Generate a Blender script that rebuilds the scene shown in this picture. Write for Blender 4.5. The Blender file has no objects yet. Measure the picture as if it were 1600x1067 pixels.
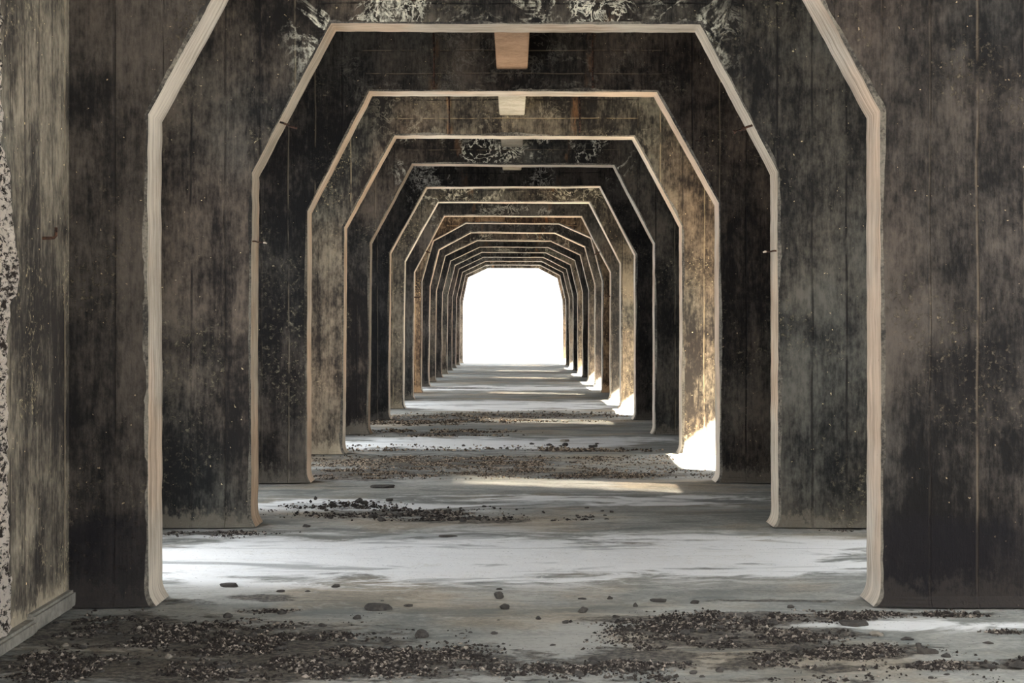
import bpy, bmesh, math, random
import numpy as np
from mathutils import Vector, noise as mn
C = bpy.context.scene.collection
S = bpy.context.scene
R = random.Random(7)

# ------------------------------------------------------------------ camera
F = 2777.0            # focal length in photo pixels (1600 wide)
EYE = 1.386           # eye height above the floor
HZ = 506.0            # photo row of the horizon
cd = bpy.data.cameras.new('camera')
cam = bpy.data.objects.new('camera', cd); C.objects.link(cam)
cam.location = (0, 0, EYE); cam.rotation_euler = (math.pi/2, 0, 0)
cd.sensor_width = 36; cd.lens = F/1600*36
cd.shift_y = -(533.5-HZ)/1600
cd.clip_end = 500
S.camera = cam

# ------------------------------------------------------------------ light
w = bpy.data.worlds.new('sky'); S.world = w; w.use_nodes = True
bg = w.node_tree.nodes['Background']
bg.inputs['Color'].default_value = (0.90, 0.95, 1.0, 1)
bg.inputs['Strength'].default_value = 5.0
sd = bpy.data.lights.new('sun', 'SUN'); sun = bpy.data.objects.new('sun', sd); C.objects.link(sun)
sd.energy = 240; sd.angle = math.radians(2.0); sd.color = (1.0, 0.88, 0.70)
SUN = Vector((-1, 0.5, -0.8))
sun.rotation_euler = SUN.to_track_quat('-Z', 'Y').to_euler()
sun.location = (20, -10, 20)
S.view_settings.view_transform = 'Standard'
S.view_settings.look = 'None'
S.view_settings.gamma = 1
S.view_settings.exposure = 0.72
S.cycles.max_bounces = 14
S.cycles.diffuse_bounces = 10
S.cycles.sample_clamp_indirect = 12

# ------------------------------------------------------------------ layout
D1, BAY = F*3.6/1148, 3.4
def depth(i): return D1 + BAY*(i-1)
NP = 17
XL, XR, ZT = -2.75, 3.0, 4.15
THICK = 0.37
def W(px, py, d): return ((px-800)*d/F, EYE-(py-HZ)*d/F)

# ------------------------------------------------------------------ node helpers
class NT:
    def __init__(s, name):
        s.m = bpy.data.materials.new(name); s.m.use_nodes = True
        s.t = s.m.node_tree; s.b = s.t.nodes['Principled BSDF']
        s.b.inputs['Roughness'].default_value = .9
        s.b.inputs['Specular IOR Level'].default_value = .25
    def n(s, typ, **k):
        nd = s.t.nodes.new(typ)
        for a, v in k.items(): setattr(nd, a, v)
        return nd
    def put(s, sock, v):
        if isinstance(v, bpy.types.NodeSocket): s.t.links.new(v, sock)
        elif v is not None:
            sock.default_value = v
    def math(s, op, a, b=None, c=None, clamp=False):
        nd = s.n('ShaderNodeMath', operation=op, use_clamp=clamp)
        s.put(nd.inputs[0], a)
        if b is not None: s.put(nd.inputs[1], b)
        if c is not None: s.put(nd.inputs[2], c)
        return nd.outputs[0]
    def vmul(s, v, t):
        nd = s.n('ShaderNodeVectorMath', operation='MULTIPLY')
        s.put(nd.inputs[0], v); s.put(nd.inputs[1], t); return nd.outputs[0]
    def vadd(s, v, t):
        nd = s.n('ShaderNodeVectorMath', operation='ADD')
        s.put(nd.inputs[0], v); s.put(nd.inputs[1], t); return nd.outputs[0]
    def noise(s, v, scale=1, detail=4, rough=.55, dist=0):
        nd = s.n('ShaderNodeTexNoise')
        s.put(nd.inputs['Vector'], v); nd.inputs['Scale'].default_value = scale
        nd.inputs['Detail'].default_value = detail; nd.inputs['Roughness'].default_value = rough
        nd.inputs['Distortion'].default_value = dist
        return nd.outputs['Fac']
    def step(s, v, lo, hi, a=0., b=1.):
        nd = s.n('ShaderNodeMapRange', interpolation_type='SMOOTHSTEP')
        s.put(nd.inputs[0], v); nd.inputs[1].default_value = lo; nd.inputs[2].default_value = hi
        nd.inputs[3].default_value = a; nd.inputs[4].default_value = b
        return nd.outputs[0]
    def mix(s, f, a, b, mode='MIX'):
        nd = s.n('ShaderNodeMix', data_type='RGBA', blend_type=mode)
        s.put(nd.inputs[0], f)
        for q, v in ((6, a), (7, b)):
            s.put(nd.inputs[q], (*v, 1) if isinstance(v, tuple) and len(v) == 3 else v)
        return nd.outputs[2]
    def bump(s, h, dist, strength=1.):
        nd = s.n('ShaderNodeBump'); nd.inputs['Distance'].default_value = dist
        nd.inputs['Strength'].default_value = strength
        s.put(nd.inputs['Height'], h); return nd.outputs[0]
    def out(s, col, nrm=None, rough=None):
        s.put(s.b.inputs['Base Color'], col)
        if nrm is not None: s.put(s.b.inputs['Normal'], nrm)
        if rough is not None: s.put(s.b.inputs['Roughness'], rough)
        return s.m
    def pos(s): return s.n('ShaderNodeNewGeometry').outputs['Position']
    def xyz(s, v):
        nd = s.n('ShaderNodeSeparateXYZ'); s.put(nd.inputs[0], v); return nd.outputs
    def attr(s, name): return s.n('ShaderNodeAttribute', attribute_name=name).outputs['Fac']

# ------------------------------------------------------------------ materials
def mat_face(name, flat_axis='x'):
    """soot-stained board-marked concrete"""
    t = NT(name); p = t.pos(); X, Y, Z = t.xyz(p)
    H = X if flat_axis == 'x' else Y
    obi = t.n('ShaderNodeObjectInfo')
    big = t.noise(p, .9, 5, .6, .4)
    big2 = t.noise(t.vadd(p, (13., 5., 2.)), 2.6, 6, .62, .3)
    streak = t.noise(t.vmul(p, (9., 9., .9)), 1, 6, .65, .2)
    fine = t.noise(t.vmul(p, (1., 1., .55)), 26, 6, .7)
    grain = t.noise(t.vmul(p, (1., 1., .12)), 70, 4, .7)
    v = t.math('ADD', t.math('MULTIPLY', big, 1.25), t.math('MULTIPLY', streak, .65))
    v = t.math('ADD', v, t.math('MULTIPLY', big2, .75))
    v = t.math('ADD', v, t.math('MULTIPLY', fine, .8))
    v = t.math('ADD', v, t.math('MULTIPLY', grain, .45))
    v = t.step(v, 1.72, 2.38)
    col = t.mix(v, (.009, .0078, .0078), (.105, .092, .077))
    # reddish brown and blue grey drifts of colour
    col = t.mix(t.step(t.noise(t.vmul(p, (1., 1., .5)), .55, 3), .45, .62, 0, .5), col, t.mix(1., col, (1.15, .9, .8), 'MULTIPLY'))
    col = t.mix(t.step(t.noise(t.vadd(p, (3., 9., 4.)), .7, 3), .5, .65, 0, .6), col, t.mix(1., col, (.82, .97, 1.08), 'MULTIPLY'))
    # form board joints : upright beside the openings, level across the lintel
    def lines(c, per, seed):
        cc = t.math('ADD', c, t.math('MULTIPLY', t.math('SUBTRACT', t.noise(t.vmul(p, (1., 1., 1.)), 1.3, 3), .5), .03))
        q = t.math('DIVIDE', t.math('ADD', cc, seed), per)
        idx = t.math('FLOOR', t.math('ADD', q, .5))
        wn = t.n('ShaderNodeTexWhiteNoise', noise_dimensions='2D')
        cb = t.n('ShaderNodeCombineXYZ'); t.put(cb.inputs[0], idx)
        t.put(cb.inputs[1], t.math('FLOOR', t.math('MULTIPLY', Y, .5)))
        t.t.links.new(cb.outputs[0], wn.inputs['Vector'])
        d = t.math('ABSOLUTE', t.math('SUBTRACT', q, idx))
        ln = t.step(d, .014, .040, 1, 0)
        return ln, wn.outputs['Value']
    lv, rv = lines(H, .235, .07)
    lh, rh = lines(Z, .20, .03)
    if flat_axis == 'x':
        lint = t.step(t.math('ABSOLUTE', X), 1.25, 1.4, 1, 0)
    else:
        lint = 0.
    ln = t.math('ADD', t.math('MULTIPLY', lv, t.math('SUBTRACT', 1., lint)), t.math('MULTIPLY', lh, lint))
    rr = t.math('ADD', t.math('MULTIPLY', rv, t.math('SUBTRACT', 1., lint)), t.math('MULTIPLY', rh, lint))
    brk = t.step(t.noise(t.vmul(p, (3., 3., 1.6)), 2.5, 4), .36, .54)
    ln = t.math('MULTIPLY', ln, brk)
    col = t.mix(t.math('MULTIPLY', ln, t.step(rr, .45, .6, .92, 0)), col, (.012, .010, .010))
    col = t.mix(t.math('MULTIPLY', ln, t.step(rr, .62, .8, 0, .38)), col, (.26, .21, .15))
    # board to board tone
    # pale flaked patches
    fl = t.math('MULTIPLY', t.step(t.noise(p, 34, 7, .75), .54, .64), t.step(t.noise(t.vadd(p, (1., 7., 3.)), 1.7, 5, .65), .52, .66))
    col = t.mix(t.math('MULTIPLY', fl, .75), col, (.27, .235, .165))
    sp = t.step(t.noise(p, 42, 2, .5), .745, .775)
    col = t.mix(sp, col, (.45, .36, .23))
    # mineral bloom veins in the damp upper part and odd low patches
    vn = t.math('ABSOLUTE', t.math('SUBTRACT', t.noise(t.vmul(p, (1., 1., 1.)), 2.4, 7, .62, .8), .5))
    vein = t.step(vn, .004, .028, 1, 0)
    reg = t.math('MULTIPLY', t.step(Z, 2.75, 3.6), t.step(t.noise(t.vadd(p, (5., 2., 8.)), 1.1, 3), .44, .6))
    vein = t.math('MULTIPLY', t.math('MULTIPLY', vein, reg), t.step(fine, .38, .6))
    vn2 = t.math('ABSOLUTE', t.math('SUBTRACT', t.noise(t.vadd(p, (4., 1., 6.)), 6.5, 7, .66, 1.1), .5))
    low2 = t.math('MULTIPLY', t.step(vn2, .003, .03, 1, 0), t.math('MULTIPLY', t.step(Z, 3.25, 3.5), t.step(t.noise(t.vadd(p, (9., 2., 1.)), 1.5, 5, .6), .52, .62)))
    vein = t.math('MAXIMUM', vein, low2)
    vein = t.math('MULTIPLY', vein, t.math('MULTIPLY', t.attr('bloom'), t.step(t.math('ABSOLUTE', X), 1.3, 1.62, 1, 0)))
    col = t.mix(vein, col, (.74, .70, .60))
    # rust runs down the lintel
    rx = t.math('ABSOLUTE', t.math('SUBTRACT', t.math('ABSOLUTE', X), .68))
    rust = t.math('MULTIPLY', t.step(rx, .01, .07, 1, 0), t.math('MULTIPLY', t.step(Z, 3.2, 3.5), t.step(t.noise(t.vmul(p, (6., 6., 2.)), 2, 5), .45, .6)))
    if flat_axis == 'x': col = t.mix(t.math('MULTIPLY', rust, .35), col, (.20, .10, .045))
    # splashed mud and crumbling render close to the floor
    low = t.step(t.math('ADD', Z, t.math('ADD', t.math('MULTIPLY', fine, .5), t.math('MULTIPLY', big2, .4))), .50, .60, 1, 0)
    col = t.mix(t.math('MULTIPLY', low, .5), col, (.19, .165, .135))
    tide = t.math('ADD', Z, t.math('ADD', t.math('MULTIPLY', big2, .35), t.math('MULTIPLY', streak, .12)))
    damp = t.math('MULTIPLY', t.attr('damp'), t.step(tide, .60, .72, 1, 0))
    col = t.mix(t.math('MULTIPLY', damp, .72), col, (.010, .009, .012))
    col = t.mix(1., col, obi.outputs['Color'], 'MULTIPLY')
    h = t.math('ADD', t.math('MULTIPLY', fine, .6), t.math('MULTIPLY', grain, .35))
    h = t.math('ADD', h, t.math('MULTIPLY', fl, -.35))
    h = t.math('ADD', h, t.math('MULTIPLY', ln, -.7))
    h = t.math('ADD', h, t.math('MULTIPLY', big2, 1.2))
    return t.out(col, t.bump(h, .012), .88)

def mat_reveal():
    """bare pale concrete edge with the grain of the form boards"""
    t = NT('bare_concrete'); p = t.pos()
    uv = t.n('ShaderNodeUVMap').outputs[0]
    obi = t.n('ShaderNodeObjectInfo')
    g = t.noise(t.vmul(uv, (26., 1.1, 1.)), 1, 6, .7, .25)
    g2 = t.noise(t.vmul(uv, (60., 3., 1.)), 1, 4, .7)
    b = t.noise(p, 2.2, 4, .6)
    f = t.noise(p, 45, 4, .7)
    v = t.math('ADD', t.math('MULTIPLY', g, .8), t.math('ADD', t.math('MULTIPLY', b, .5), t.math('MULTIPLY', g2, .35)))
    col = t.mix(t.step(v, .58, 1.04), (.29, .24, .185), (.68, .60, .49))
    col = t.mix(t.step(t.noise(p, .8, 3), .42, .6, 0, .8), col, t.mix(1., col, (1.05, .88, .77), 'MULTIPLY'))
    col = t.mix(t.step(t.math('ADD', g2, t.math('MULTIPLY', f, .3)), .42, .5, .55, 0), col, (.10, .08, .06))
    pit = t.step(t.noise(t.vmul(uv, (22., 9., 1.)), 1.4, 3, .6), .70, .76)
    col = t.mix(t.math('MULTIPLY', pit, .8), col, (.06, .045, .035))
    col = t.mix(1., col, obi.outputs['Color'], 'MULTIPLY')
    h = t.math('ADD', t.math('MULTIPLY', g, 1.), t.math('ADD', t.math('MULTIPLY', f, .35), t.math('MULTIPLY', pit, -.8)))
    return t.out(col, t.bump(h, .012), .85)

def mat_arris():
    t = NT('chipped_arris'); p = t.pos()
    b = t.noise(p, 1.6, 5, .65); f = t.noise(p, 55, 5, .75)
    v = t.math('ADD', t.math('MULTIPLY', b, .9), t.math('MULTIPLY', f, .5))
    return t.out(t.mix(t.step(v, .58, .84), (.035, .032, .029), (.26, .23, .185)), t.bump(f, .012), .9)

def mat_floor():
    t = NT('floor_concrete'); p = t.pos(); X, Y, Z = t.xyz(p)
    a = t.noise(t.vmul(p, (.6, 1., 1.)), 1.0, 6, .62, .6)
    b = t.noise(t.vmul(p, (.5, 1., 1.)), 3.2, 7, .66, .8)
    f = t.noise(p, 34, 6, .72)
    v = t.math('ADD', t.math('MULTIPLY', a, .8), t.math('ADD', t.math('MULTIPLY', b, .7), t.math('MULTIPLY', f, .55)))
    col = t.mix(t.step(v, .80, 1.24), (.165, .172, .160), (.39, .38, .345))
    col = t.mix(t.step(t.noise(p, .75, 4), .47, .62, 0, .7), col, t.mix(1., col, (1.14, .96, .78), 'MULTIPLY'))
    # pale mineral crust and painted daylight bands, with feathered, ringed margins
    cr = t.attr('crust')
    wv = t.math('ADD', t.math('MULTIPLY', a, .5), t.math('MULTIPLY', b, .7))
    k = t.math('SUBTRACT', t.math('ADD', cr, t.math('MULTIPLY', wv, 3.6)), 2.22)
    col = t.mix(t.math('MULTIPLY', t.math('MULTIPLY', t.step(k, .05, .42), t.step(cr, .02, .3)), .9), col, (.80, .80, .79))
    ring = t.step(t.math('ABSOLUTE', t.math('SUBTRACT', t.noise(t.vmul(p, (.5, 1.1, 1.)), 1.7, 6, .6, 1.1), .52)), .0, .014, .8, 0)
    col = t.mix(t.math('MULTIPLY', ring, t.step(cr, .0, .5, .25, .9)), col, (.66, .65, .61))
    # damp stains
    wet = t.math('MULTIPLY', t.step(t.noise(t.vmul(p, (.45, 1.2, 1.)), 1.5, 5, .6, .7), .56, .64), .55)
    col = t.mix(wet, col, (.095, .105, .10))
    # soil
    dr = t.attr('dirt')
    soil = t.mix(t.step(f, .4, .62), (.030, .025, .022), (.19, .165, .135))
    dm = t.step(t.math('ADD', t.math('MULTIPLY', dr, 1.2), t.math('SUBTRACT', t.math('MULTIPLY', t.noise(t.vmul(p, (.7, 1., 1.)), 7, 7, .75), 2.4), 1.50)), .12, .42)
    col = t.mix(t.math('MULTIPLY', dm, .85), col, soil)
    # fine grit everywhere
    grit = t.step(t.noise(t.vmul(p, (1., 1., 1.)), 60, 2, .5), .68, .74)
    col = t.mix(t.math('MULTIPLY', grit, .7), col, (.05, .045, .04))
    # thin shrinkage cracks and pour joints running across
    jd = t.math('ABSOLUTE', t.math('SUBTRACT', t.math('FRACT', t.math('MULTIPLY', t.math('ADD', Y, t.math('MULTIPLY', t.math('SUBTRACT', t.noise(p, .6, 3), .5), .12)), .95)), .5))
    jt = t.math('MULTIPLY', t.step(jd, .003, .010, .65, 0), t.step(t.noise(p, 1.4, 3), .45, .6))
    col = t.mix(jt, col, (.06, .06, .055))
    h = t.math('ADD', t.math('MULTIPLY', b, 1.3), t.math('ADD', t.math('MULTIPLY', f, .35), t.math('MULTIPLY', dm, t.math('MULTIPLY', f, 1.6))))
    h = t.math('ADD', h, t.math('MULTIPLY', jt, -.6))
    return t.out(col, t.bump(h, .012), t.step(v, .6, 1.1, .62, .9))

def mat_stone(name, c0, c1, sc=30, pw=2.2):
    t = NT(name); p = t.pos()
    ri = t.n('ShaderNodeNewGeometry').outputs['Random Per Island']
    v = t.math('ADD', t.math('MULTIPLY', t.noise(p, sc, 4, .7), .6), t.math('MULTIPLY', t.math('POWER', ri, pw), .7))
    col = t.mix(t.step(v, .25, 1.0), c0, c1)
    return t.out(col, t.bump(t.noise(p, 90, 4, .7), .006), .95)

def mat_rust():
    t = NT('rusty_iron'); p = t.pos()
    v = t.noise(p, 40, 5, .7)
    return t.out(t.mix(t.step(v, .4, .62), (.014, .010, .009), (.09, .045, .028)), t.bump(v, .003), .85)

def mat_spall():
    t = NT('broken_aggregate'); p = t.pos()
    v = t.noise(t.vmul(p, (1., .4, .9)), 46, 7, .75, .2)
    big = t.noise(p, 9, 3)
    s = t.math('ADD', v, t.math('MULTIPLY', t.math('SUBTRACT', big, .5), .35))
    col = t.mix(t.step(s, .44, .51), (.04, .03, .025), (.72, .64, .56))
    return t.out(col, t.bump(s, .03), .95)

def mat_plain(name, c0, c1):
    t = NT(name); p = t.pos()
    v = t.math('ADD', t.math('MULTIPLY', t.noise(p, 3, 5, .65), .6), t.math('MULTIPLY', t.noise(p, 30, 5, .7), .4))
    oc = t.n('ShaderNodeObjectInfo').outputs['Color']
    return t.out(t.mix(1., t.mix(t.step(v, .35, .65), c0, c1), oc, 'MULTIPLY'), t.bump(v, .01), .9)

ARRIS = mat_arris(); FACE = mat_face('sooty_concrete'); FACEY = mat_face('sooty_concrete_side', 'y')
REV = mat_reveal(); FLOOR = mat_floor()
GRAV = mat_stone('dark_grit', (.022, .017, .015), (.34, .29, .24), 30, 5.)
GRAVW = mat_stone('tan_grit', (.035, .026, .019), (.42, .33, .24))
ROCK = mat_stone('broken_slag', (.02, .018, .017), (.135, .12, .105), 22)
ROCKP = mat_stone('pale_rubble', (.16, .14, .115), (.42, .37, .30), 14)
RUST = mat_rust(); SPALL = mat_spall()
PALE = mat_plain('pale_concrete', (.34, .29, .22), (.58, .52, .42))
BOUNCEW = mat_plain('bounce_white', (.66, .66, .64), (.82, .82, .80))  # white bounce surface for the added sun blocker
CURB = mat_plain('rough_curb', (.16, .15, .13), (.32, .30, .26))
PATINA = mat_plain('pale_iron_tip', (.35, .28, .2), (.6, .5, .4))

# ------------------------------------------------------------------ mesh helpers
def link(name, verts, faces, mat, parent=None, smooth=False, uvs=None):
    me = bpy.data.meshes.new(name); me.from_pydata(verts, [], faces); me.update()
    if uvs is not None:
        ul = me.uv_layers.new(name='UVMap')
        for lp in me.loops: ul.data[lp.index].uv = uvs[lp.vertex_index]
    me.materials.append(mat)
    o = bpy.data.objects.new(name, me); C.objects.link(o)
    if parent: o.parent = parent
    if smooth:
        for q in me.polygons: q.use_smooth = True
    return o
def empty(name, loc): 
    o = bpy.data.objects.new(name, None); C.objects.link(o); o.location = loc; o.empty_display_size = .2
    return o
def tag(o, label, cat, group=None, kind=None):
    o['label'] = label; o['category'] = cat
    if group: o['group'] = group
    if kind: o['kind'] = kind
    return o
def struct(o, label=None):
    o['kind'] = 'structure'
    if label: o['label'] = label
    return o
def boxes(name, bs, mat, parent=None, bevel=0):
    bm = bmesh.new()
    for (x0, x1, y0, y1, z0, z1) in bs:
        vs = [bm.verts.new((x, y, z)) for x in (x0, x1) for y in (y0, y1) for z in (z0, z1)]
        for f in ((0,1,3,2),(4,6,7,5),(0,4,5,1),(2,3,7,6),(0,2,6,4),(1,5,7,3)): bm.faces.new([vs[i] for i in f])
    bmesh.ops.recalc_face_normals(bm, faces=bm.faces)
    if bevel: bmesh.ops.bevel(bm, geom=bm.edges[:], offset=bevel, segments=2, affect='EDGES')
    me = bpy.data.meshes.new(name); bm.to_mesh(me); bm.free(); me.materials.append(mat)
    o = bpy.data.objects.new(name, me); C.objects.link(o)
    if parent: o.parent = parent
    return o
def tube(name, pts, r, mat, parent=None, seg=10):
    vs, fs = [], []
    pts = [Vector(p) for p in pts]
    for i, p in enumerate(pts):
        d = (pts[min(i+1, len(pts)-1)]-pts[max(i-1, 0)]).normalized()
        a = d.orthogonal().normalized() if i == 0 else (a - d*a.dot(d)).normalized()
        b = d.cross(a); rr = r[i] if isinstance(r, (list, tuple)) else r
        for k in range(seg):
            t = k/seg*math.tau; vs.append(tuple(p + a*math.cos(t)*rr + b*math.sin(t)*rr))
    for i in range(len(pts)-1):
        for k in range(seg):
            fs.append((i*seg+k, i*seg+(k+1) % seg, (i+1)*seg+(k+1) % seg, (i+1)*seg+k))
    fs.append(tuple(range(seg))[::-1]); fs.append(tuple((len(pts)-1)*seg+k for k in range(seg)))
    return link(name, vs, fs, mat, parent, True)

# ------------------------------------------------------------------ portals
# corners of each opening on the near face, as measured: left knee, (left shoulder), top left, top right, (right shoulder), right knee; leg columns
P = {
 1: dict(l=231, r=1377, pts=[(230,178),(403,-138),(1208,-138),(1377,172)]),
 2: dict(l=391, r=1217, pts=[(393,270),(517,36),(1094,38),(1215,267)]),
 3: dict(l=479, r=1125, pts=[(480,330),(577,142),(1027,143),(1123,317)]),
 4: dict(l=535, r=1066, pts=[(538,355),(616,211),(991,213),(1066,353)]),
 5: dict(l=575, r=1023, pts=[(578,379),(644,256),(960,258),(1023,380)]),
 6: dict(l=607, r=993, pts=[(609,395),(666,292),(938,291),(993,398)]),
 7: dict(l=630, r=970, pts=[(632,408),(684,315),(921,316),(970,411)]),
 8: dict(l=645, r=954, pts=[(647,425),(694,337),(909,338),(954,425)]),
 9: dict(l=658, r=941, pts=[(658.8,439),(676.5,375.7),(727.7,348),(873.6,349),(923.7,371.5),(941.5,439)]),
 10: dict(l=670, r=930, pts=[(671.4,447.4),(685.8,389.8),(735.5,363),(867,364),(914,385.5),(930,444.6)]),
 11: dict(l=680, r=919.5, pts=[(681.6,454),(695.6,399.6),(745.4,375.7),(861,376.5),(906.8,398),(920,453)]),
}
# remaining far portals share the proportions of the eleventh and the last
a, b = P[11]['pts'], [(723.8,469.6),(731.5,433.7),(762.5,419),(841,419),(870.8,435),(879,470.8)]
for i in range(12, 18):
    t = (i-11)/6
    s11, s17, s = depth(11), depth(17), depth(i)
    q = []
    for (x0, y0), (x1, y1) in zip(a, b):
        u = (x0-800)*s11*(1-t)+(x1-800)*s17*t; v = (y0-HZ)*s11*(1-t)+(y1-HZ)*s17*t
        q.append((800+u/s, HZ+v/s))
    P[i] = dict(l=800+((680-800)*s11*(1-t)+(723-800)*s17*t)/s, r=800+((919.5-800)*s11*(1-t)+(880-800)*s17*t)/s, pts=q)
rows = ['nearest', 'second', 'third', 'fourth', 'fifth', 'sixth', 'seventh', 'eighth', 'ninth', 'tenth', 'eleventh', 'twelfth', 'thirteenth', 'fourteenth', 'fifteenth', 'sixteenth']
LBL = {
 1: 'nearest and largest dark concrete portal, its lintel cut off by the top frame',
 2: 'second concrete portal back, white mineral crust on its lintel, pegs in both sloping edges',
 3: 'third concrete portal back, central beam meeting its dark lintel above a pale edge',
 4: 'fourth concrete portal back, its right pier pale tan with a sun patch at the foot',
 5: 'fifth concrete portal back, white lime stains at the left of its dark lintel',
 6: 'sixth concrete portal back, dark face with blackened right side',
 7: 'seventh concrete portal back, tan right pier with a sun patch at its foot',
 8: 'eighth concrete portal back, last one with single sloping corners and dark lintel',
 9: 'ninth concrete portal back, orange tan face and first one with rounded double corners',
 10: 'tenth concrete portal back, dark face just inside the orange tan one',
 11: 'eleventh concrete portal back, tan right pier with sunlit foot',
 17: 'farthest concrete portal, thin rim around the white daylight opening',
}
TINT = {1: (.78,.74,.73), 2: (1.15,1.15,1.08), 3: (.95,.95,.93), 4: (2.9,2.72,2.3), 5: (1.1,1.1,1.05), 6: (.6,.6,.62), 7: (2.0,1.88,1.6), 8: (.9,.9,.88), 9: (5.0,3.7,2.5), 16: (2.,1.95,1.75), 17: (4.5,4.2,3.6), 13: (1.6,1.6,1.45), 10: (.8,.8,.82), 11: (1.5,1.4,1.25)}  # face tone per portal; sun bounce is painted into the pale warm ones
BLOOM = {1: .3, 2: 1., 3: .12, 4: .1, 5: 1., 6: .9, 7: .5, 8: .6, 9: .1, 10: .2}

def outline(i):
    """opening outline on the near face, left foot to right foot, with kind per point"""
    d = depth(i); g = P[i]
    pl = [W(x, y, d) for x, y in g['pts']]
    xl = W(g['l'], 0, d)[0]; xr = W(g['r'], 0, d)[0]
    ctrl = []
    # flared left foot
    fl = .036; fh = .11
    for k in range(7):
        t = k/6; ctrl.append((xl+fl*(1-t)**2.4, fh*t))
    corners = [(xl, fh)]+pl+[(xr, fh)]
    n = len(corners)
    for s in range(n-1):
        (x0, z0), (x1, z1) = corners[s], corners[s+1]
        L = math.hypot(x1-x0, z1-z0); m = max(2, int(L/.025) if i < 4 else int(L/.05) if i < 6 else int(L/.25))
        for k in range(1, m+1):
            t = k/m; ctrl.append((x0+(x1-x0)*t, z0+(z1-z0)*t))
    for k in range(1, 7):
        t = 1-k/6; ctrl.append((xr-fl*(1-t)**2.4, fh*t))
    return ctrl, (xl, xr), pl

def nz(x, y, z, s): return mn.noise(Vector((x*s, y*s, z*s)))
def portal(i):
    d = depth(i); pts, (xl, xr), corners = outline(i)
    n = len(pts); det = i < 6
    th = THICK
    zk0, zk1 = corners[0][1], corners[-1][1]
    xt0, xt1 = min(corners[len(corners)//2-1][0], -0.3), max(corners[len(corners)//2][0], .3)
    # inward normals
    nr = []
    for k in range(n):
        a = Vector(pts[max(0, k-1)]); b = Vector(pts[min(n-1, k+1)]); t = (b-a).normalized()
        nr.append(Vector((-t.y, t.x)))        # points away from the opening
    ln = [0]
    for k in range(1, n): ln.append(ln[-1]+math.hypot(pts[k][0]-pts[k-1][0], pts[k][1]-pts[k-1][1]))
    base, ch = [], []
    for k, (x, z) in enumerate(pts):
        j = nz(x, d, z, 1.1)*.005 + nz(x, d, z, 11)*.0035
        q = Vector((x, z))+nr[k]*j if z > .01 else Vector((x, z))
        base.append(q)
        c = max(.004, .014+.020*nz(x, d+7, z, 1.3)+.005*nz(x, d+3, z, 19))
        c2 = .018*max(0, min(1, (nz(x+5, d+9, z, 3.3)-.30)*30))*(.6+.4*nz(x, d, z, 30))      # occasional bigger chips
        ch.append(c+c2)
    rings = []    # (list of 3d, )
    cvf = [Vector((base[k].x+nr[k].x*ch[k], d, max(0, base[k].y+nr[k].y*ch[k]))) for k in range(n)]
    rvf = [Vector((base[k].x, d+ch[k]*.9, base[k].y)) for k in range(n)]
    rvb = [Vector((base[k].x, d+th-.012, base[k].y)) for k in range(n)]
    cvb = [Vector((base[k].x+nr[k].x*.014, d+th, max(0, base[k].y+nr[k].y*.014))) for k in range(n)]
    root = empty('concrete_portal', (0, d, 0))
    lab = LBL.get(i) or ['plain dark concrete portal, %s back, deep in the row' % rows[i-1]][0]
    tag(root, lab, 'arch', 'row of concrete portals')
    def loc(v): return (v[0], v[1]-d, v[2])
    # reveal: chamfer, soffit/jamb strip
    vs, uv, fs = [], [], []
    mids = 4 if det else 1
    cols = [rvf]+[[rvf[k].lerp(rvb[k], m/(mids+1)) for k in range(n)] for m in range(1, mids+1)]+[rvb, cvb]
    U = [0]+[th*m/(mids+1) for m in range(1, mids+1)]+[th-.012, th]
    for c, col in enumerate(cols):
        for k, v in enumerate(col):
            if 1 <= c < len(cols)-2 and det and v.z > .02:
                v = v + Vector((nr[k].x, 0, nr[k].y))*(.006*nz(v.x, v.y*6, v.z, 5))
            vs.append(loc(v)); uv.append((U[c]+i*3.1, ln[k]+i*1.7))
    for c in range(len(cols)-1):
        for k in range(n-1):
            fs.append((c*n+k, c*n+k+1, (c+1)*n+k+1, (c+1)*n+k))
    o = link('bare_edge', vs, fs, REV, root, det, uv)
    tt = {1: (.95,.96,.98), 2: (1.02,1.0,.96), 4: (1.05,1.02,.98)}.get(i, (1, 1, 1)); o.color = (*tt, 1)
    # broken arris along the near side
    vs = [loc(v) for v in cvf]+[loc(v) for v in rvf]
    o = link('worn_arris', vs, [(k, k+1, n+k+1, n+k) for k in range(n-1)], ARRIS, root, False, [(0.3+i, ln[k]) for k in range(n)]+[(.34+i, ln[k]) for k in range(n)])
    # wall body: near and far face
    def outer(k):
        x, z = pts[k]; 
        idx = k/(n-1)
        if x <= xt0:
            if z <= zk0: return XL, z
            return XL, zk0+(ZT-zk0)*(z-zk0)/(corners[0][1] and (max(c[1] for c in corners)-zk0) or 1)
        if x >= xt1:
            if z <= zk1: return XR, z
            return XR, zk1+(ZT-zk1)*(z-zk1)/(max(c[1] for c in corners)-zk1)
        t = (x-xt0)/(xt1-xt0); return XL+(XR-XL)*t, ZT
    vs, fs = [], []
    for ring, yy in ((cvf, d), (cvb, d+th)):
        b0 = len(vs); m = 4
        for s in range(m+1):
            t = s/m
            for k in range(n):
                ox, oz = outer(k)
                x = ring[k].x+(ox-ring[k].x)*t; z = ring[k].z+(min(oz, ZT)-ring[k].z)*t
                # sloped dirt fillet where the wall meets the floor
                foot = max(0, 1-z/.05)*.035
                vs.append(loc((x, yy-(foot if yy == d and s > 0 else 0), z)))
        for s in range(m):
            for k in range(n-1):
                q = (b0+s*n+k, b0+(s+1)*n+k, b0+(s+1)*n+k+1, b0+s*n+k+1)
                fs.append(q if yy == d else q[::-1])
        # corner triangles up to the roof
    body = link('wall_panel', vs, fs, FACE, root)
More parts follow.
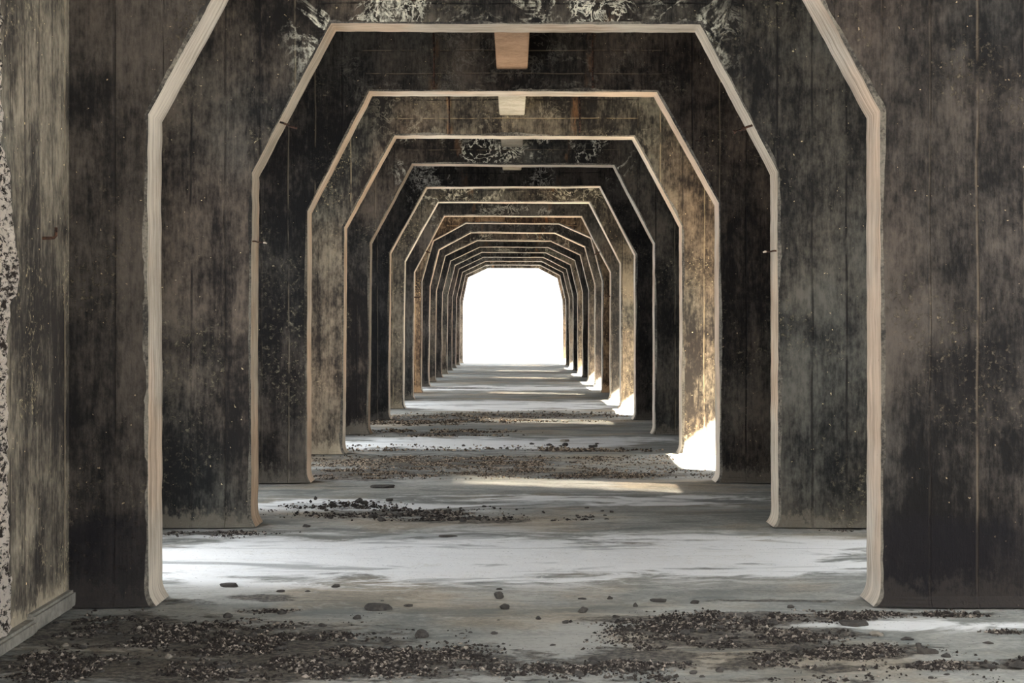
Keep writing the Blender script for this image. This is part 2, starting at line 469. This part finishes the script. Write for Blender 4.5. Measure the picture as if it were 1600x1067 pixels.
    tl = max(range(n), key=lambda k: (pts[k][0] <= xt0, k)) ; tr = min(k for k in range(n) if pts[k][0] >= xt1)
    att = body.data.attributes.new('bloom', 'FLOAT', 'POINT')
    att.data.foreach_set('value', [BLOOM.get(i, .3)]*len(body.data.vertices))
    att = body.data.attributes.new('damp', 'FLOAT', 'POINT')
    att.data.foreach_set('value', [1. if i == 1 else 0.]*len(body.data.vertices))
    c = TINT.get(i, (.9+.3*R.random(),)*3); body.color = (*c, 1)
    return root
for i in range(1, NP+1): portal(i)

# ------------------------------------------------------------------ side walls, roof, beam
def side(name, x0, x1, y0, y1, holes, mat):
    """wall slab running in depth from y0 to y1 with rectangular openings (ya, yb, za, zb)"""
    bs = []; y = y0
    for (ya, yb, za, zb) in sorted(holes):
        if ya > y: bs.append((x0, x1, y, ya, 0, ZT))
        if za > 0: bs.append((x0, x1, ya, yb, 0, za))
        if zb < ZT: bs.append((x0, x1, ya, yb, zb, ZT))
        y = yb
    if y < y1: bs.append((x0, x1, y, y1, 0, ZT))
    o = boxes(name, bs, mat); struct(o); return o
YE = depth(NP)+THICK
RH, LH = [(0.8, 4.0, 0.3, 3.6), (5.75, 8.62, .06, 3.6), (9.3, 11.7, .1, 3.0)], [(0.8, 5.0, 0.3, 3.6)]
SUN_SLATS = []
LOW = {3, 6, 7, 9, 10, 12, 14, 16}; HIGH = {2, 5, 8, 11, 13, 15}
for b in range(1, 17):
    ya, yb = depth(b)+THICK, depth(b+1)
    if b in LOW: RH.append((ya+.35, yb-.02, 0.02, 1.32))
    elif b in HIGH: RH.append((ya+.9, yb-.85, 1.25, 3.0)); SUN_SLATS.append((ya+.9, yb-.85))
    LH.append((ya+.35, yb-.9, .05, 2.9) if b not in HIGH else (ya+1.1, yb-.6, .3, 2.6))
side('wall_right', XR+.003, XR+.35, -1, YE, RH, FACEY)
side('wall_left', XL-.35, XL-.003, D1+.0, YE, [h for h in LH if h[0] > D1], FACEY)
for k, (ya, yb) in enumerate(SUN_SLATS):
    bs = [(XR+.10, XR+.106, ya, yb, 1.25+q*.07, 1.25+q*.07+.0635) for q in range(25)]
    o = boxes('sun_dimmer_%d' % (k+1), bs, RUST); struct(o)  # unseen slats added to thin the sun strip on the floor
# the bay the camera stands in has its left wall further in
nl = -2.17
near_left = side('wall_near_left', nl-.5, nl, -1, D1-.0, LH[:1], FACEY)
wb = boxes('wall_back', [(nl, -1.83, 5.31, 5.68, 0, ZT), (1.83, XR, 5.31, 5.68, 0, ZT), (-1.83, 1.83, 5.31, 5.68, 3.35, ZT)], FACEY); struct(wb)
wo = boxes('sun_blocker_right', [(5.2, 5.5, 1.0, 12.6, -.5, 5.4)], BOUNCEW); struct(wo)  # added out of view: keeps sun off the near bays, bounces sky light in
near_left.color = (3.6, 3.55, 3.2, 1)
nlbl = boxes('curb', [(nl-.02, nl+.05, 5.3, 7.95, 0, .065), (nl-.02, nl+.035, 7.95, D1-.002, 0, .085)], CURB, near_left, .012)
cl = boxes('ceiling', [(XL-.36, XR+.36, -1, YE, ZT+.004, ZT+.3)], FACEY); struct(cl)
bz = EYE+2.22
bs = []
for b in range(0, NP):
    y0 = depth(b)+THICK if b else -1
    o = boxes('roof_beam', [(-.135, .135, y0+.0, depth(b+1)+.0, bz, ZT+.01)], PALE, None, .008)
    tag(o, 'pale square roof beam between the %s portal and the one behind it' % rows[b-1] if b else 'pale roof beam over the near floor, above the frame', 'beam', 'roof beams along the centre line')
    o.color = {2: (.72, .50, .38, 1), 3: (.95, .95, .92, 1), 4: (.5, .48, .45, 1)}.get(b, (.6, .56, .5, 1))
    if b in (2,): o['label'] = 'rust-stained pale roof beam meeting the third portal, above the topmost visible lintel gap'
    if b == 3: o['label'] = 'clean pale square roof beam meeting the fourth portal, just below the third lintel'
    if b == 4: o['label'] = 'dark stained roof beam meeting the fifth portal, below the fourth lintel'

# ------------------------------------------------------------------ floor with soil, crust and painted daylight layout
DIRT = [(180,985,230,30,.8),(380,1000,260,30,.75),(100,1040,220,26,.7),(560,1028,300,20,.95),(300,1045,350,22,.8),(720,1026,130,11,.8),
 (410,931,45,5,.9),(285,937,60,5,.6),(420,951,60,5,.6),(1000,1025,100,16,.95),(880,1036,80,11,.8),(1010,966,90,8,.8),(1060,985,100,11,.8),
 (1180,965,150,13,.8),(1130,997,140,12,.9),(1320,963,60,8,.85),(1250,990,100,11,.85),(1330,1015,120,11,.95),(1200,1000,100,10,.9),
 (1480,1035,90,7,.95),(1170,1030,60,13,.8),(1310,1040,60,6,.8),(1590,1035,30,8,.95),(1440,957,110,5,.7),(1575,985,40,4,.7),(1200,936,160,3,.6),
 (620,800,130,7,.7),(540,790,70,6,.5),(740,812,120,6,.6),(700,720,260,15,.62),(560,738,150,8,.8),(960,741,110,5,.95),(830,735,200,8,.5),
 (900,703,90,2.5,.7),(560,747,100,5,.6),(700,652,170,5,.95),(820,648,230,4,.7),(690,676,90,4,.7),(640,660,60,3,.6),(320,830,90,5,.55),
 (1330,825,50,4,.6),(1175,746,35,4,.6),(450,750,60,4,.4),(730,606,70,1.5,.7),(610,735,120,10,.5),(350,1050,600,18,.55),(1100,1060,500,10,.35)]
CRUST_DAYLIGHT = [(600,872,430,30,1.),(950,868,350,26,.95),(1180,880,230,16,.7),(1250,850,180,8,.6),(560,786,240,9,.55),(900,780,300,9,.5),
 (720,692,190,8,.9),(900,688,150,6,.6),(760,633,160,6,.9),(790,606,120,3,.8),(350,870,120,16,.9),(1450,975,200,10,.35)]  # real crust, plus side daylight painted as pale bands across the bays
def gauss(L, px, py):
    r = np.zeros_like(px)
    for (cx, cy, rx, ry, w_) in L:
        q = ((px-cx)/rx)**2+((py-cy)/ry)**2
        r = np.maximum(r, w_*np.exp(-np.maximum(q-.1, 0)*.85))
    return r
def field(L, x, y):
    x = np.asarray(x, float); y = np.maximum(np.asarray(y, float), 3.)
    return gauss(L, 800+x*F/y, HZ+EYE*F/y)
ys = np.concatenate([np.arange(-1, 6, .5), np.arange(6, 24, .045), np.arange(24, 40, .15), np.arange(40, YE+.6, .6), [YE+.15]])
ys = ys[ys <= YE+.16]
xs = np.arange(XL-.3, XR+.35, .06)
gx, gy = np.meshgrid(xs, ys)
def fz(x, y):
    return .010*mn.noise(Vector((x*.9, y*.9, 0)))+.004*mn.noise(Vector((x*4, y*4, 3)))
vz = np.array([fz(a_, b_) for a_, b_ in zip(gx.ravel(), gy.ravel())])-.008
vv = np.stack([gx.ravel(), gy.ravel(), vz], 1)
nx, ny = len(xs), len(ys)
ii = (np.arange(ny-1)[:, None]*nx+np.arange(nx-1)[None, :]).ravel()
ff = np.stack([ii, ii+1, ii+nx+1, ii+nx], 1)
fl = link('floor', vv.tolist(), ff.tolist(), FLOOR, None, True); struct(fl)
for nm, L in (('dirt', DIRT), ('crust', CRUST_DAYLIGHT)):
    at = fl.data.attributes.new(nm, 'FLOAT', 'POINT'); at.data.foreach_set('value', field(L, gx.ravel(), gy.ravel()).astype(np.float32))
slab = boxes('trim_1', [(XL-.35, XR+.35, -1, YE+.15, -.5, -.03)], PALE); struct(slab)

# ------------------------------------------------------------------ grit (uncountable) and countable lumps
OCT = np.array([(1,0,0),(-1,0,0),(0,1,0),(0,-1,0),(0,0,1),(0,0,-1)], float)
OF = np.array([(0,2,4),(2,1,4),(1,3,4),(3,0,4),(2,0,5),(1,2,5),(3,1,5),(0,3,5)])
rng = np.random.default_rng(11)
def grit(name, x0, x1, y0, y1, n, smin, smax, mat, label, thr=.30, L=DIRT):
    out = []
    tries = 0
    while len(out) < n and tries < 70:
        tries += 1
        x = rng.uniform(x0, x1, 4000); y = rng.uniform(y0, y1, 4000); d = field(L, x, y)
        for a_, b_, c_ in zip(x, y, d):
            m = mn.fractal(Vector((a_*3., b_*3., 1.)), .8, 2., 5)*.85
            if c_ > .05 and rng.random() < max(0., min(1., c_*(.62+2.3*m)-(thr-.32)))**1.7: out.append((a_, b_))
            if len(out) >= n: break
    out = np.array(out); m = len(out)
    s = smin+(smax-smin)*rng.random(m)**3
    V = np.repeat(OCT[None], m, 0)*(1+rng.uniform(-.35, .35, (m, 6, 1)))
    V += rng.uniform(-.4, .4, (m, 6, 3))
    V *= (s[:, None]*rng.uniform(.6, 1.25, (m, 3)))[:, None, :]
    an = rng.uniform(0, 6.28, m); c, q = np.cos(an)[:, None], np.sin(an)[:, None]
    X = V[:, :, 0]*c-V[:, :, 1]*q; Y = V[:, :, 0]*q+V[:, :, 1]*c
    z0 = np.array([fz(a_, b_) for a_, b_ in out])-.008
    P3 = np.stack([X+out[:, 0:1], Y+out[:, 1:2], V[:, :, 2]*.7+z0[:, None]+s[:, None]*.35], 2).reshape(-1, 3)
    FF = (OF[None]+np.arange(m)[:, None, None]*6).reshape(-1, 3)
    o = link(name, P3.tolist(), FF.tolist(), mat)
    tag(o, label, 'gravel', None, 'stuff'); return o
grit('gravel', -2.05, -.05, 6.6, 8.66, 26000, .0018, .0115, GRAV, 'dark grit and crumbs spread over the near left floor', .42)
grit('gravel', -.05, 2.6, 6.6, 8.66, 21000, .0018, .0115, GRAV, 'dark grit in clumps over the near right floor', .42)
grit('gravel', -2.3, 2.3, 9.4, 11.95, 1500, .004, .012, GRAV, 'sparse grit along the foot of the second portal', .36)
grit('gravel', -2.2, 2.2, 12.55, 15.35, 2500, .004, .018, GRAV, 'black crumbs scattered between the second and third portals', .28)
grit('gravel', -2.2, 2.2, 15.95, 18.75, 12000, .005, .015, GRAVW, 'tan gravel carpet between the third and fourth portals', .25)
for b_, n_, lb_ in ((4, 1500, 'brown gravel strip just beyond the fourth portal'), (5, 3500, 'brown gravel band beyond the fifth portal'), (6, 1200, 'gravel strip beyond the sixth portal')):
    grit('gravel', -2., 2., depth(b_)+.45, depth(b_+1)-.05, n_, .008, .024, GRAVW, lb_, .3)

def floor_at(px, py):
    y = EYE*F/(py-HZ); return (px-800)*y/F, y
def lump(name, px, py, wpx, hpx, mat, label, group=None, cat='stone', depthf=.8, slab_=False, seed=0, tilt=0):
    x, y = floor_at(px, py); k = y/F; a_, h = wpx*k/2, hpx*k
    rr = random.Random(seed or int(px*7+py))
    bm = bmesh.new(); bmesh.ops.create_icosphere(bm, subdivisions=3, radius=1)
    off = Vector((rr.random()*50, rr.random()*50, 0))
    # planes that knock flats off the lump
    pls = [Vector((rr.uniform(-1, 1), rr.uniform(-1, 1), rr.uniform(-.4, 1))).normalized() for _ in range(9)]
    for v in bm.verts:
        c = v.co.copy()
        for pn in pls:
            dd = c.dot(pn)
            lim = .62 if not slab_ else .72
            if dd > lim: c -= pn*(dd-lim)
        c *= 1+.10*mn.noise(c*2.3+off)+.05*mn.noise(c*7+off)
        v.co = c
    if slab_:
        for v in bm.verts: v.co.z = max(-.45, min(.45, v.co.z))
    mx = max(abs(v.co.x) for v in bm.verts); zs = [v.co.z for v in bm.verts]; zl, zh = min(zs), max(zs)
    for v in bm.verts:
        v.co = Vector((v.co.x/mx*a_, v.co.y*a_*depthf, (v.co.z-zl)/(zh-zl)*h))
        if tilt: v.co.z = v.co.z + max(0, v.co.x)*tilt
    me = bpy.data.meshes.new(name); bm.to_mesh(me); bm.free(); me.materials.append(mat)
    o = bpy.data.objects.new(name, me); C.objects.link(o); o.location = (x, y+a_*depthf*.5, fz(x, y)-.012)
    o.rotation_euler.z = rr.uniform(-.15, .15)
    tag(o, label, cat, group); return o
ROCKS = [
 ('stone',779,934,17,13,ROCK,'pointed dark stone on the grey floor, upright above a smaller one'),
 ('stone',788,950,16,10,ROCK,'rounded brown stone just below the pointed stone'),
 ('stone',781,919,12,4,ROCK,'flat little chip behind the pointed stone'),
 ('concrete_fragment',591,953,46,10,ROCK,'long dark slab fragment left of centre on the near floor'),
 ('stone',911,956,17,11,ROCK,'blocky brown stone right of centre, alone on bare floor'),
 ('stone',953,933,10,6,ROCK,'small stone at the right of the centre floor, beside a flat chip'),
 ('stone',910,933,14,4,ROCK,'low dark chip left of the small stone'),
 ('concrete_fragment',1030,938,28,5,ROCK,'thin flat chip lying where the right gravel begins'),
 ('stone',993,946,8,8,ROCK,'small upright stone in front of the thin flat chip'),
 ('stone',659,994,24,15,ROCK,'pyramid-shaped grey stone in the centre left foreground'),
 ('stone',728,1012,10,8,ROCKP,'small pinkish stone lying right of the pyramid-shaped stone'),
 ('stone',841,966,10,7,ROCK,'small dark stone in the centre of the near floor'),
 ('concrete_fragment',357,916,30,6,ROCK,'flat dark slab near the foot of the left pier'),
 ('stone',438,923,14,5,ROCK,'left one of two flat pebbles behind the dark clump'),
 ('stone',480,923,10,4,ROCK,'flat pebble left of the centre floor, right one of two'),
 ('stone',525,916,16,6,ROCK,'dark chip near the edge of the white crust, left half'),
 ('stone',440,957,16,7,ROCK,'brown stone on the left among grit'),
 ('stone',638,947,16,5,ROCK,'little dark stone right of the long slab fragment'),
 ('concrete_fragment',1335,977,50,8,ROCK,'broad dark flake lying in the right gravel'),
 ('stone',1545,1003,18,5,ROCK,'flat dark chip alone on the pale floor, far right'),
 ('stone',1480,1023,18,8,ROCK,'dark clod on the right foreground'),
 ('stone',1546,1040,28,8,ROCK,'wide dark clod in the lower right corner region'),
 ('stone',1592,1041,30,14,ROCK,'large dark clod cut by the right edge of the picture'),
 ('stone',1370,992,24,9,ROCKP,'pale brown lump among the right gravel'),
 ('stone',1418,998,22,7,ROCK,'dark clod right of the pale brown lump'),
 ('stone',1125,1044,14,10,ROCK,'grey clod in the right foreground, beside gravel'),
 ('stone',100,1006,14,6,ROCKP,'small pale chip among the grit at the left wall'),
 ('stone',66,1020,22,8,ROCKP,'pale lump amid grit near the left wall foot'),
 ('stone',218,980,10,8,ROCKP,'small grey stone with a pale side in the left grit'),
 ('stone',263,1027,14,9,ROCKP,'light speckled stone in the left foreground grit'),
 ('stone',1086,941,16,7,ROCK,'round dark clod at the near edge of the white crust'),
 ('concrete_fragment',597,761,40,5,ROCK,'long thin dark flake between the second and third portals, left'),
 ('concrete_fragment',698,837,34,3,ROCK,'thin dark flake in front of the second portal'),
 ('concrete_fragment',882,689,16,4,ROCKP,'small pale slab beyond the fourth portal, right of centre'),
 ('stone',478,822,14,5,ROCK,'dark stone near the foot of the second portal'),
 ('stone',493,780,6,7,ROCK,'small round black stone just inside the second portal, left'),
]
for (nm, px, py, w_, h_, m_, lb) in ROCKS:
    lump(nm, px, py, w_, h_, m_, lb, None, 'stone' if nm == 'stone' else 'rubble', .8, nm != 'stone')
# tilted wedge-shaped flake on the right
wd = lump('concrete_fragment', 1448, 1018, 40, 9, ROCK, 'tilted wedge of broken concrete standing up in the right gravel', None, 'rubble', .5, True, 5, 0)
for v in wd.data.vertices:
    if v.co.x < -.02: v.co.z *= 1.9
# smaller countable clods
def clods(n, box, dens, size, label, group, mat=ROCK):
    k = 0
    while k < n:
        px = R.uniform(box[0], box[2]); py = R.uniform(box[1], box[3])
        x, y = floor_at(px, py)
        if float(field(DIRT, x, y)) < dens*R.random(): continue
        if any(abs(px-q[1]) < 20 and abs(py-q[2]) < 8 for q in ROCKS): continue
        s = R.uniform(*size)
        lump('clod', px, py, s, s*R.uniform(.35, .6), mat, label, group, 'clod', .8, False, R.randint(1, 10**6)); k += 1
clods(45, (40, 960, 620, 1060), .5, (8, 17), 'small dark clod lying in the grit of the near left floor', 'clods on the near left floor')
clods(22, (560, 915, 900, 1060), .15, (5, 12), 'small dark clod lying on the near centre floor', 'clods on the near centre floor')
clods(60, (900, 945, 1590, 1060), .55, (8, 19), 'small brown clod lying in the gravel of the near right floor', 'clods on the near right floor')
clods(26, (410, 770, 900, 815), .5, (6, 15), 'black clod on the floor between the second and third portals', 'clods between the second and third portals')
clods(14, (900, 770, 1190, 812), .1, (4, 8), 'tiny dark clod right of centre between the second and third portals', 'right clods between the second and third portals')
clods(12, (620, 693, 1000, 703), .1, (5, 11), 'dark clod on the pale floor beyond the fourth portal', 'clods beyond the fourth portal')

# ------------------------------------------------------------------ iron pegs, hooks and rods
def at(px, py, d): x, z = W(px, py, d); return Vector((x, d, z))
def peg(i, p0, p1, r, label, tip=None, nut=False, yo=.1):
    d = depth(i)+yo; a_, b_ = at(*p0, d), at(*p1, d)
    root = empty('iron_peg', a_); v = b_-a_
    n_ = 6; pts = [v*(k/n_)+Vector((0, 0, .002*math.sin(k*1.3))) for k in range(n_+1)]
    tube('shank', [tuple(q) for q in [-v.normalized()*.05]+pts], r, RUST, root)
    if tip:
        o = tube('tip', [tuple(v*.97), tuple(v*1.12), tuple(v*1.3+Vector((0, 0, -.004)))], [r*1.15, r*1.2, r*.8], PATINA, root); o['label'] = 'pale bare end'
    if nut:
        tube('nut', [tuple(v*.30), tuple(v*.48)], r*2.1, RUST, root, 6)
        tube('washer', [tuple(v*.90), tuple(v*1.0)], r*1.8, RUST, root, 12)
    tag(root, label, 'peg', 'iron pegs in the portal edges'); return root
peg(2, (395,377), (412,379), .0055, 'thin iron peg with pale tip sticking out of the left upright of the second portal', True, yo=.05)
peg(2, (438,191), (464,201), .0075, 'dark iron peg in the left sloping edge of the second portal', yo=.06)
peg(2, (1172,197), (1146,207), .008, 'bolted iron peg with nut in the right sloping edge of the second portal', nut=True, yo=.06)
peg(2, (1213,392), (1197,393), .006, 'thin rusty peg in the right upright of the second portal', True, yo=.06)
peg(8, (664,392), (672,395), .012, 'tiny peg in the far left sloping edge, eighth portal')
peg(8, (646,464.5), (656,464.5), .012, 'tiny peg in the far left upright, eighth portal')
peg(8, (938,393), (929,398), .012, 'tiny peg in the far right sloping edge, eighth portal')
peg(8, (955,463), (945,463.5), .012, 'tiny peg in the far right upright, eighth portal')
# L-shaped hook in the near left wall
y = F*2.17/(800-66); z = EYE-(372-HZ)*y/F
hk = empty('iron_hook', (nl, y, z))
tube('shank', [(-.03, 0, 0), (.03, .006, 0), (.052, .01, .002), (.060, .012, .012), (.061, .012, .05)], .0075, RUST, hk)
tag(hk, 'small L-shaped iron hook in the near left wall', 'hook')
# rusty rods down the lintels
def rod(i, px, y0, y1, r, label):
    d = depth(i)-.02; a_, b_ = at(px, y0, d), at(px+1, y1, d)
    o = tube('rusty_rod', [tuple(a_), tuple(a_.lerp(b_, .5)+Vector((.004, 0, 0))), tuple(b_)], [r, r*.9, r*1.1], RUST)
    tag(o, label, 'rod', 'rusty rods on the lintels')
rod(4, 701, 140, 209, .010, 'rusty rod running down the left half of the fourth portal lintel')
rod(4, 905, 140, 207, .010, 'rusty rod running down the right half of the fourth portal lintel')
rod(3, 677, 30, 140, .008, 'rusty rod on the left half of the third portal lintel')
rod(3, 925, 30, 138, .008, 'rusty rod on the right half of the third portal lintel')
hk = empty('iron_hook', at(1092, 220, depth(3)-.0))
tube('shank', [(-.03, .02, 0), (-.03, -.01, 0), (0, -.02, -.004), (.012, -.022, .01), (.014, -.022, .03)], .005, RUST, hk)
tag(hk, 'small hook on the right shoulder of the third portal', 'hook')

# ------------------------------------------------------------------ broken concrete patch at the near left wall
edge = [(150,0),(235,2),(262,13),(300,17),(360,20),(390,28),(430,31),(455,28),(470,16),(500,12),(560,10),(640,10),(760,12),(860,14),(940,17),(975,14),(1000,8),(1040,-30)]
vs, fs = [], []; NY, NZ = 26, 150
def edge_px(py):
    for (a0, b0), (a1, b1) in zip(edge, edge[1:]):
        if a0 <= py <= a1: return b0+(b1-b0)*(py-a0)/(a1-a0)
    return -30
for r_ in range(NZ+1):
    z = .02+(r_/NZ)*2.75
    py = HZ+(EYE-z)*F/7.6
    ex = edge_px(min(max(py, 150), 1040))+2.5*mn.noise(Vector((0, 0, z*22)))
    ye = F*2.17/(800-ex)
    for c in range(NY+1):
        t = c/NY; yy = 6.9+(ye-6.9)*t
        hgt = .004+.030*min(1, (1-t)*8)*(.55+.9*mn.noise(Vector((1, yy*16, z*16)))+.5*mn.noise(Vector((4, yy*50, z*50))))
        if t == 1: hgt = -.004
        vs.append((nl+hgt, yy, z))
for r_ in range(NZ):
    for c in range(NY):
        q = r_*(NY+1)+c; fs.append((q, q+NY+1, q+NY+2, q+1))
o = link('broken_patch', vs, fs, SPALL, near_left); o['label'] = 'rough pale broken aggregate'
